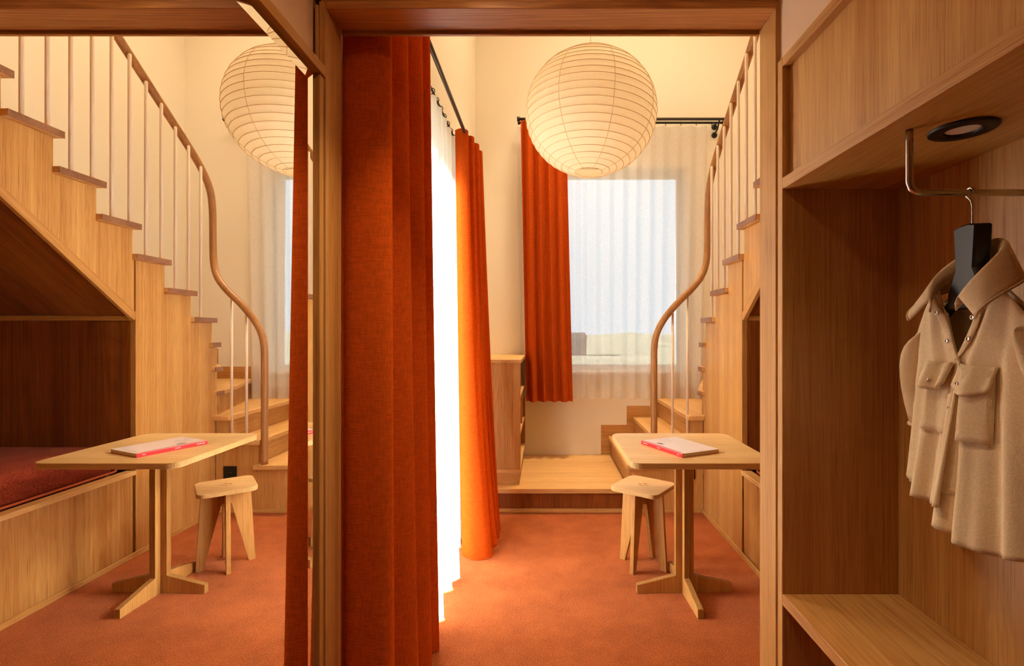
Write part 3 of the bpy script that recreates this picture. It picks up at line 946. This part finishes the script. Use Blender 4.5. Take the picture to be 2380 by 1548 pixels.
# book on the table
A = Vector((0.497, 2.540)); u = Vector((0.134, -0.288)).normalized(); v = Vector((-u.y, u.x))
bl, bw, bt = 0.312, 0.222, 0.0185
def BK(p): 
    w = A + u * p[0] + v * p[1]
    return (w.x, w.y, p[2])
bo = thing('magazine_book', (*(A + u * bl / 2 + v * bw / 2), tz), 'thick pale pink book with a red spine lying on the table', 'book')
z0 = tz + 0.0002
prism('back_cover', [(0, 0), (bl, 0), (bl, bw), (0, bw)], 2, z0, z0 + 0.001, 'red', bo, bevel=0, xf=BK)
prism('pages', [(0.002, 0.002), (bl - 0.002, 0.002), (bl - 0.002, bw - 0.002), (0.002, bw - 0.002)], 2, z0 + 0.0011, z0 + bt - 0.0012, 'paper', bo, bevel=0, xf=BK)
prism('spine', [(0, -0.0012), (bl, -0.0012), (bl, 0.0018), (0, 0.0018)], 2, z0 + 0.0011, z0 + bt - 0.0011, 'red', bo, bevel=0, xf=BK)
fc = prism('front_cover', [(0, -0.0012), (bl, -0.0012), (bl, bw), (0, bw)], 2, z0 + bt - 0.001, z0 + bt, 'pagecover', bo, bevel=0, xf=BK)
def flat(name, pts, z, mat, parent):
    return prism(name, pts, 2, z - 0.0002, z, mat, parent, bevel=0, xf=BK)
zt_ = z0 + bt + 0.0003
flat('spine_wrap', [(0, -0.0012), (bl, -0.0012), (bl, 0.010), (0, 0.010)], zt_, 'red', fc)
flat('cover_picture', [(0.080, 0.030), (0.120, 0.030), (0.120, 0.052), (0.080, 0.052)], zt_, 'ink', fc)
M['greyprint'] = plain('soft_grey_print', (0.66, 0.56, 0.54), 0.5)
for i in range(6):
    flat('cover_text_line', [(0.022 + i * 0.013, 0.075), (0.026 + i * 0.013, 0.075), (0.026 + i * 0.013, 0.16 - 0.02 * (i % 3)), (0.022 + i * 0.013, 0.16 - 0.02 * (i % 3))], zt_, 'greyprint', fc)
flat('cover_rule', [(0.03, 0.0125), (0.285, 0.0125), (0.285, 0.0145), (0.03, 0.0145)], zt_, 'ink', fc)
flat('cover_rule', [(0.288, 0.05), (0.292, 0.05), (0.292, 0.15), (0.288, 0.15)], zt_, 'greyprint', fc)
# faint white words printed on the spine, too small to read: runs of short strokes
spine = [o for o in bo.children if o.name.startswith('spine')][0]
rs = random.Random(3)
for s0, s1 in ((0.014, 0.050), (0.128, 0.150), (0.275, 0.290)):
    bm = bmesh.new()
    s = s0
    while s < s1:
        wdt = rs.uniform(0.0012, 0.0026)
        hh = rs.choice((0.0032, 0.0032, 0.0048))
        zc = z0 + bt * 0.5 - 0.002
        p = [BK((s, -0.0014, zc)), BK((s + wdt, -0.0014, zc)), BK((s + wdt, -0.0014, zc + hh)), BK((s, -0.0014, zc + hh))]
        bm.faces.new([bm.verts.new(c) for c in p])
        s += wdt + 0.0012
    tag(finish('spine_lettering', bm, 'textwhite', spine), 'tiny white lettering on the spine', kind='stuff')

# ------------------------------------------------------------------ stool
sx, sy = 0.552, 2.775
so2 = thing('stool', (sx, sy, 0), 'low oak plywood stool with a rounded square seat and crossed legs beside the table', 'stool')
RS = math.radians(-37)
def RQ(p):
    return (sx + p[0] * math.cos(RS) - p[1] * math.sin(RS), sy + p[0] * math.sin(RS) + p[1] * math.cos(RS), p[2])
sz = 0.45
prism('seat', rrect(-0.142, 0.142, -0.142, 0.142, 0.042, 6), 2, sz - 0.022, sz, 'ply', so2, xf=RQ, bevel=0.0015)
for a, b in ((0.030, 0.0085), (0.0085, 0.030)):
    pass
for p in ([(-0.030, -0.009), (-0.012, -0.009), (-0.012, 0.009), (-0.030, 0.009)], [(0.012, -0.009), (0.030, -0.009), (0.030, 0.009), (0.012, 0.009)],
          [(-0.009, 0.012), (0.009, 0.012), (0.009, 0.030), (-0.009, 0.030)], [(-0.009, -0.030), (0.009, -0.030), (0.009, -0.012), (-0.009, -0.012)]):
    prism('tenon', p, 2, sz + 0.00005, sz + 0.0012, 'oak_x', so2, xf=RQ, bevel=0.0004)
leg = [(0.142, 0), (0.108, 0), (0.024, 0.345), (0.0, 0.352)]
full = [(-a, z) for a, z in leg[:3]] + [(0.0, 0.355)] + [(a, z) for a, z in leg[:3]][::-1] + [(0.118, sz - 0.0225), (-0.118, sz - 0.0225)]
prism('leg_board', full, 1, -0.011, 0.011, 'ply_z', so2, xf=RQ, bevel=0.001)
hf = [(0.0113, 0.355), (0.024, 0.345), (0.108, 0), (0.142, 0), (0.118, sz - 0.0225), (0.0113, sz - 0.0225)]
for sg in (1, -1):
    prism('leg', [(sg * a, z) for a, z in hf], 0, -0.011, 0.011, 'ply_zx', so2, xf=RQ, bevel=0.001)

# ------------------------------------------------------------------ paper lantern
lx, ly, lz = 0.281, 3.03, 2.640
la = thing('paper_lantern', (lx, ly, lz), 'large round white paper lantern with bamboo ribs hanging in the room', 'pendant lamp')
RX, RZ = 0.398, 0.358
NR = 25
def lr(t):            # t from -1 (bottom) to 1 (top)
    a = t * math.radians(78.5)
    return RX * math.cos(a) ** 0.98, RZ * math.sin(a) / math.sin(math.radians(78.5))
prof = []
for i in range(NR - 1):
    for k in range(4):
        f = k / 4
        r, z = lr(-1 + 2 * (i + f) / (NR - 1))
        dent = 0.0045 * math.sin(PI * f)
        prof.append((r - dent, lz + z * 1.0))
r, z = lr(1); prof.append((r, lz + z))
TILT = Matrix.Rotation(math.radians(2.0), 4, 'Y') @ Matrix.Rotation(math.radians(-1.5), 4, 'X')
def tilt(o):
    o.data.transform(TILT)
    return o
tilt(lathe('paper_shade', prof, lx, ly, 'lantern', la, seg=72))
for i in range(NR):
    r, z = lr(-1 + 2 * i / (NR - 1))
    wob = 0.002 * math.sin(i * 2.3)
    tilt(tube('rib', [(lx + (r + 0.0006) * math.cos(2 * PI * k / 56), ly + (r + 0.0006) * math.sin(2 * PI * k / 56), lz + z + wob * math.sin(2 * PI * k / 56)) for k in range(56)], 0.0019, 'rib', la, seg=6, closed=True))
for k in range(8):
    th_ = 2 * PI * (k + 0.32) / 8
    tilt(tube('seam', [(lx + (rr + 0.0004) * math.cos(th_ + 0.01 * math.sin(9 * zz)), ly + (rr + 0.0004) * math.sin(th_ + 0.01 * math.sin(9 * zz)), zz) for rr, zz in prof[::2]], 0.0013, 'rib', la, seg=5))
tube('cord', [(lx, ly, lz + RZ - 0.02), (lx, ly, 3.6), (lx, ly, ZC - 0.0005)], 0.0022, 'white', la, seg=8)
bulb = bpy.data.lights.new('lantern_bulb', 'POINT'); bulb.energy = 1.2; bulb.color = (1.0, 0.84, 0.66); bulb.shadow_soft_size = 0.05
bo_ = bpy.data.objects.new('lantern_bulb', bulb); COL.objects.link(bo_); bo_.parent = la
r, z = lr(-1)
tilt(tube('wire_spreader', [(lx - r, ly, lz + z + 0.02), (lx, ly, lz + z + 0.025), (lx + r, ly, lz + z + 0.02)], 0.0014, 'rodmetal', la, seg=6))

# ------------------------------------------------------------------ curtains
def curtain(name, top, bot, z0, z1, mat, label, group=None, n=150, rows_n=30, bow=None, power=1.0, parts=True):
    T = catmull([(*p, 0) for p in top], n); Bt = catmull([(*p, 0) for p in bot], n)
    rows = []
    for i in range(rows_n + 1):
        f = i / rows_n
        g_ = f ** power
        row = []
        for k in range(n):
            p = Bt[k].lerp(T[k], g_)
            z = z0 + (z1 - z0) * f
            if callable(z0): pass
            row.append((p.x, p.y, z))
        rows.append(row)
    c = grid(name, rows, mat, None)
    return tag(c, label, 'curtain', group)

near_top = [(-.632, 1.55), (-.612, 1.515), (-.565, 1.505), (-.515, 1.504), (-.480, 1.515), (-.475, 1.540), (-.505, 1.58), (-.55, 1.60), (-.555, 1.630), (-.51, 1.65), (-.477, 1.69), (-.485, 1.735), (-.535, 1.76), (-.54, 1.80), (-.49, 1.83), (-.466, 1.87), (-.48, 1.91), (-.53, 1.93), (-.53, 1.965), (-.475, 1.985), (-.468, 2.01), (-.52, 2.04)]
near_bot = [(-.632, 1.53), (-.600, 1.490), (-.540, 1.468), (-.488, 1.453), (-.459, 1.460), (-.455, 1.505), (-.48, 1.565), (-.52, 1.600), (-.525, 1.635), (-.470, 1.66), (-.440, 1.71), (-.450, 1.765), (-.505, 1.79), (-.51, 1.83), (-.460, 1.86), (-.434, 1.90), (-.450, 1.94), (-.50, 1.965), (-.50, 1.99), (-.450, 2.005), (-.432, 2.03), (-.48, 2.06)]
curtain('orange_curtain', near_top, near_bot, 0.004, 2.535, 'curtain', 'tall burnt orange curtain drawn right beside the oak opening, nearest the camera', 'burnt orange curtains', n=200)
far_top = [(-.545, 3.01), (-.51, 2.985), (-.475, 3.00), (-.470, 3.04), (-.505, 3.06), (-.50, 3.09), (-.455, 3.10), (-.448, 3.14), (-.49, 3.17), (-.485, 3.20), (-.44, 3.22), (-.432, 3.26), (-.47, 3.29), (-.465, 3.33), (-.43, 3.35), (-.43, 3.40), (-.475, 3.45)]
far_bot = [(-.480, 2.88), (-.41, 2.828), (-.335, 2.835), (-.300, 2.885), (-.335, 2.93), (-.345, 2.96), (-.305, 2.985), (-.288, 3.03), (-.33, 3.065), (-.335, 3.09), (-.30, 3.11), (-.285, 3.15), (-.325, 3.18), (-.33, 3.21), (-.30, 3.23), (-.29, 3.27), (-.33, 3.31)]
curtain('orange_curtain', far_top, far_bot, 0.004, 2.535, 'curtain', 'glowing orange curtain gathered at the far end of the garden window, reaching the carpet', 'burnt orange curtains', n=170, power=0.8)
bt_, bb_ = [], []
for i in range(19):
    f = i / 18 + 0.012 * math.sin(i * 2.1) * (0 < i < 18)
    bt_.append((-0.215 + 0.405 * f, 4.405 + 0.030 * math.sin(i * PI / 2 + 0.3)))
    bb_.append((-0.165 + 0.415 * f, 4.398 + 0.048 * math.sin(i * PI / 2 + 0.3 + 0.25 * math.sin(i))))
curtain('orange_curtain', bt_, bb_, 0.690, 3.20, 'curtain', 'short orange curtain hanging at the left of the landing window', 'burnt orange curtains', n=170)
# sheers
lt, lb = [], []
for i in range(49):
    f = i / 48
    y = 1.70 + 1.56 * f
    lt.append((-0.565 + 0.016 * math.sin(i * PI / 2), y))
    fl = math.exp(-((y - 2.25) / 0.12) ** 2) * 0.055 + math.exp(-((y - 2.62) / 0.16) ** 2) * 0.065
    lb.append((-0.535 + fl + 0.024 * math.sin(i * PI / 2 + 0.4 * math.sin(i * 0.7)), y - 0.03 * f))
curtain('sheer_curtain', lt, lb, 0.004, 2.50, 'sheer', 'floor length white sheer curtain across the garden window, puddling on the carpet', 'white sheer curtains', n=240)
st_, sb_ = [], []
for i in range(57):
    f = i / 56
    st_.append((-0.25 + 1.73 * f, 4.500 + 0.020 * math.sin(i * PI / 2)))
    sb_.append((-0.22 + 1.65 * f, 4.492 + 0.030 * math.sin(i * PI / 2 + 0.5 * math.sin(i * 0.9))))
curtain('sheer_curtain', st_, sb_, 0.705, 3.18, 'net', 'white sheer curtain hanging in front of the landing window', 'white sheer curtains', n=240)

# curtain rods
def ring(name, c, axis, R, r, mat, parent):
    pts = []
    for k in range(18):
        a = 2 * PI * k / 18
        if axis == 1: pts.append((c[0] + R * math.cos(a), c[1], c[2] + R * math.sin(a)))
        else: pts.append((c[0], c[1] + R * math.cos(a), c[2] + R * math.sin(a)))
    return tube(name, pts, r, mat, parent, seg=6, closed=True)
cr = thing('curtain_rod', (-0.52, 2.45, 2.53), 'dark double curtain rod along the garden window wall', 'curtain rod', 'double curtain rods')
tube('rod', [(-0.485, 1.48, 2.517), (-0.485, 3.465, 2.517)], 0.0105, 'rodmetal', cr, seg=12)
tube('sheer_rod', [(-0.565, 1.48, 2.517), (-0.565, 3.465, 2.517)], 0.006, 'black', cr, seg=10)
for i in range(15):
    ring('ring', (-0.565, 1.70 + 0.097 * i, 2.511), 1, 0.015, 0.0022, 'black', cr)
for y in (1.50, 3.455):
    tube('bracket', [(XL + 0.001, y, 2.517), (-0.485, y, 2.517)], 0.006, 'rodmetal', cr, seg=8)
    tube('wall_plate', [(XL + 0.0003, y, 2.517), (XL + 0.007, y, 2.517)], 0.022, 'rodmetal', cr, seg=16)
br = thing('curtain_rod', (0.7, 4.45, 3.21), 'dark double curtain rod above the landing window', 'curtain rod', 'double curtain rods')
tube('rod', [(-0.235, 4.425, 3.213), (1.625, 4.425, 3.213)], 0.0125, 'rodmetal', br, seg=12)
tube('sheer_rod', [(-0.235, 4.50, 3.2125), (1.625, 4.50, 3.2125)], 0.010, 'black', br, seg=12)
for x in (-0.235, 1.625):
    tube('end_cap', [(x - 0.012, 4.425, 3.213), (x + 0.012, 4.425, 3.213)], 0.021, 'black', br, seg=14)
    tube('end_cap', [(x - 0.010, 4.50, 3.2125), (x + 0.010, 4.50, 3.2125)], 0.017, 'black', br, seg=14)
for i in range(13):
    ring('ring', (-0.16 + 0.14 * i, 4.50, 3.205), 0, 0.0165, 0.002, 'black', br)
for x in (-0.16, 1.565):
    tube('bracket', [(x, 4.425, 3.210), (x, 4.48, 3.15), (x, YB - 0.003, 3.125)], 0.0075, 'black', br, seg=8)
    tube('bracket', [(x, 4.50, 3.2125), (x, YB - 0.003, 3.20)], 0.0075, 'black', br, seg=8)
    for z in (3.125, 3.20):
        tube('wall_plate', [(x, YB - 0.010, z), (x, YB - 0.0003, z)], 0.026, 'black', br, seg=16)
